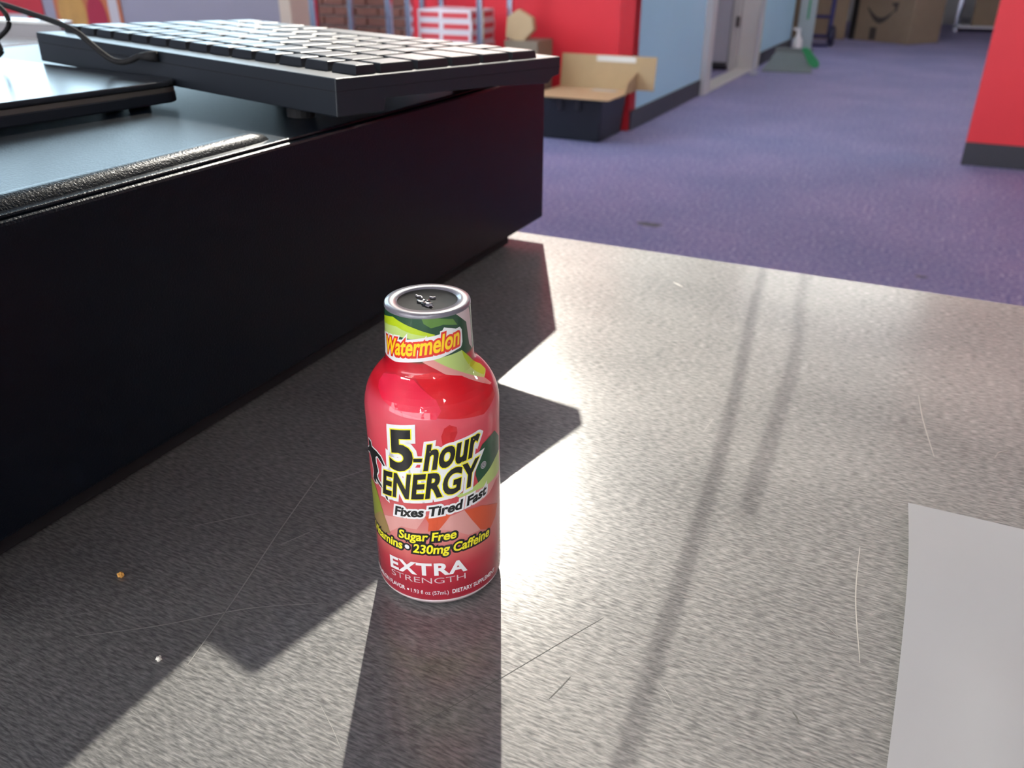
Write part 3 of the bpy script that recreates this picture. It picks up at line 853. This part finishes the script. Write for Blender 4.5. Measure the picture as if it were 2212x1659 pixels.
for k in range(5):
    carton(-3.215, 5.06, .4405 + k * .0655, .18, .32, .064, 'flat red and white carton in the left stack, %s' % nm[k], 'cartons on the rack')
bc = thing('brown_carton', 'tall brown carton with a folded flap beside the chrome rack', 'box', (-2.66, 5.22, 0))
obj('carton_body', box(0, .24, 0, .24, 0, .585, .004), 'cardboard_dark', bc)
f = obj('flap', prism([(.0, .0), (.12, -.03), (.20, .05), (.19, .12), (.09, .17), (.01, .12)], 'y', 0, .05, .004), 'cardboard_inner', bc); f.location = (.0, .02, .60)
lk = thing('metal_locker', 'narrow grey metal locker left of the chrome rack', 'locker', (-4.21, 5.05, 0))
obj('locker_body', box(0, .13, 0, .08, 0, 1.6, .004), 'chrome', lk)
obj('door_handle', box(.04, .06, -.012, 0, .9, 1.02, .002), 'hinge_metal', lk)
obj('door_gap', box(.13, .142, .0, .07, 0, 1.6, .002), 'black_rubber', lk)
po = thing('red_poster', 'red and white poster at the far left of the mauve wall', 'poster', (-5.40, WY - .004, .50))
obj('sheet', box(0, .78, -.004, .0, 0, .48), 'poster_red', po)
obj('white_block', box(.46, .64, -.006, -.004, .10, .28), 'poster_white', po)
po = thing('orange_poster', 'orange and yellow food poster on the mauve wall', 'poster', (-4.52, WY - .004, .50))
obj('sheet', box(0, .52, -.004, 0, 0, .48), 'poster_orange', po)
circ = lambda cx, cy, rx, ry: [(cx + rx * math.cos(k * math.pi / 10), cy + ry * math.sin(k * math.pi / 10)) for k in range(20)]
obj('yellow_patch', prism(circ(.14, .30, .11, .13), 'y', -.006, -.004), 'poster_yellow', po)
obj('red_patch', prism(circ(.33, .27, .075, .12), 'y', -.006, -.004), 'poster_crimson', po)
obj('pale_edge', box(.43, .50, -.006, -.004, 0, .48), 'poster_white', po)

# ------------------------------------------------------------------ far end of the shop
br = thing('broom', 'pale grey broom handle leaning by the white door frame', 'broom', (-1.80, 9.05, 0))
obj('handle', tube([(0, 0, .02), (-.035, .30, .70), (-.08, .62, 1.45)], .014, 10), 'pole_grey', br)
obj('head', box(-.03, .03, -.04, .10, 0, .03, .006), 'pole_grey', br)
dp = thing('dustpan', 'grey lobby dustpan with green side on the floor by blue wall', 'dustpan', (-1.52, 9.32, 0))
b = bmesh.new()
P = [(-.25, 0, .004), (.24, .06, .004), (.10, .78, .085), (-.26, .74, .085), (-.25, 0, .016), (.24, .06, .016), (.10, .78, .13), (-.26, .74, .13)]
V = [b.verts.new(p) for p in P]
for q in ((0, 3, 2, 1), (4, 5, 6, 7), (0, 1, 5, 4), (1, 2, 6, 5), (2, 3, 7, 6), (3, 0, 4, 7)): b.faces.new([V[i] for i in q])
bmesh.ops.recalc_face_normals(b, faces=b.faces)
obj('pan', b, 'pan_grey', dp)
obj('back_wall', box(-.27, .12, .76, .80, .0, .17, .006), 'pan_grey', dp)
obj('green_side', prism([(.07, .21), (.10, .225), (.14, .215), (.26, .09), (.27, .06), (.255, .03), (.19, .03), (.16, .07)], 'y', .30, .345, .008), 'green_plastic', dp)
sb = thing('spray_bottle', 'white plastic spray bottle on floor behind the dustpan', 'bottle', (-1.80, 11.55, 0))
obj('bottle_body', lathe([(.0, 0), (.055, 0), (.06, .02), (.06, .13), (.025, .19), (.018, .22)], 20, (False, True)), 'white_plastic', sb, True)
obj('trigger_head', prism([(-.02, .22), (.02, .22), (.02, .27), (-.07, .27), (-.07, .25), (-.03, .245)], 'y', -.015, .015, .003), 'white_plastic', sb)
fp = thing('plastic_panel', 'frosted grey-green plastic panel leaning by the blue wall', 'panel', (-1.88, 11.9, 0))
obj('sheet', box(0, .16, 0, .02, 0, 1.1, .004), 'frosted_plastic', fp)
obj('green_edge', box(.10, .125, -.006, 0, .35, 1.1, .003), 'green_plastic', fp)
obj('rim', box(.16, .20, -.004, .03, 0, 1.1, .004), 'frosted_plastic', fp)

ht = thing('hand_truck', 'navy blue hand truck parked before the big cardboard boxes', 'hand truck', (-1.66, 12.42, 0))
for x in (-.16, .10):
    obj('rail', tube([(x, .05, .10), (x, .12, .6), (x, .2, 1.25)], .028, 10), 'navy_steel', ht)
obj('axle', tube([(-.24, .03, .12), (.18, .03, .12)], .02, 8), 'navy_steel', ht)
obj('toe_plate', box(-.20, .14, -.18, .03, .01, .03, .004), 'navy_steel', ht)
for z, y in ((.35, .09), (.8, .145)): obj('crossbar', tube([(-.16, y, z), (.10, y, z)], .018, 8), 'navy_steel', ht)
for x in (-.25, .14):
    w = obj('wheel', lathe([(.03, -.03), (.10, -.035), (.125, -.02), (.125, .02), (.10, .035), (.03, .03)], 24), 'wheel_rubber', ht, True)
    w.rotation_euler = (0, R(90), 0); w.location = (x, .03, .126)

def carton_box(name, label, loc, rz, w, d, h, m='cardboard_dark'):
    t = thing(name, label, 'box', loc, rz)
    obj('carton_body', box(0, w, 0, d, 0, h, .008), m, t)
    return t
a = carton_box('cardboard_box', 'brown cardboard box standing behind the hand truck', (-2.30, 13.42, 0), R(9), .83, .5, 1.1)
b2 = carton_box('cardboard_box', 'large cardboard box with a dark printed smile arrow', (-1.43, 13.67, 0), R(-35), .993, .62, 1.2)
# printed smile and print on the left face
arc = []
for k in range(21):
    t = k / 20; arc.append((.24 + .47 * t, .43 - .16 * math.sin(math.pi * t), .012 + .026 * math.sin(math.pi * min(1, t * 1.1))))
b = bmesh.new(); L = [(b.verts.new((x, -.0015, z - w)), b.verts.new((x, -.0015, z + w))) for x, z, w in arc]
for i in range(20): b.faces.new((L[i][0], L[i + 1][0], L[i + 1][1], L[i][1]))
obj('printed_smile', b, 'print_dark', b2)
obj('printed_arrow_head', prism([(.62, .49), (.74, .51), (.72, .37), (.69, .44)], 'y', -.0016, .0), 'print_dark', b2)
obj('printed_block', box(.34, .45, -.0016, 0, .02, .18), 'print_dark', b2)
obj('printed_word', box(.42, .80, -.0016, 0, .60, .66), 'print_dark', b2)
obj('black_tape', box(-.004, .09, -.003, .002, 0, 1.2), 'tape_black', b2)
obj('yellow_tag', box(.62, .68, -.004, 0, .55, .70), 'yellow_plastic', b2)
rk = thing('storage_shelf', 'grey metal storage shelf at the far end of the shop', 'shelf', (-.10, 15.7, 0))
for x in (0, 1.3):
    for y in (0, .5): obj('post', box(x - .03, x + .03, y - .03, y + .03, 0, 1.9, .004), 'chrome', rk)
for z in (.06, .62, 1.2, 1.8): obj('shelf_board', box(-.03, 1.33, -.03, .53, z, z + .035, .003), 'pole_grey', rk)
obj('brace', tube([(.0, -.035, .1), (.10, -.035, .9)], .012, 8), 'chrome', rk)
o = carton_box('shelf_carton', 'tan carton on the lowest board of the far storage shelf', (.10, 15.72, .0955), 0, .85, .45, .45)
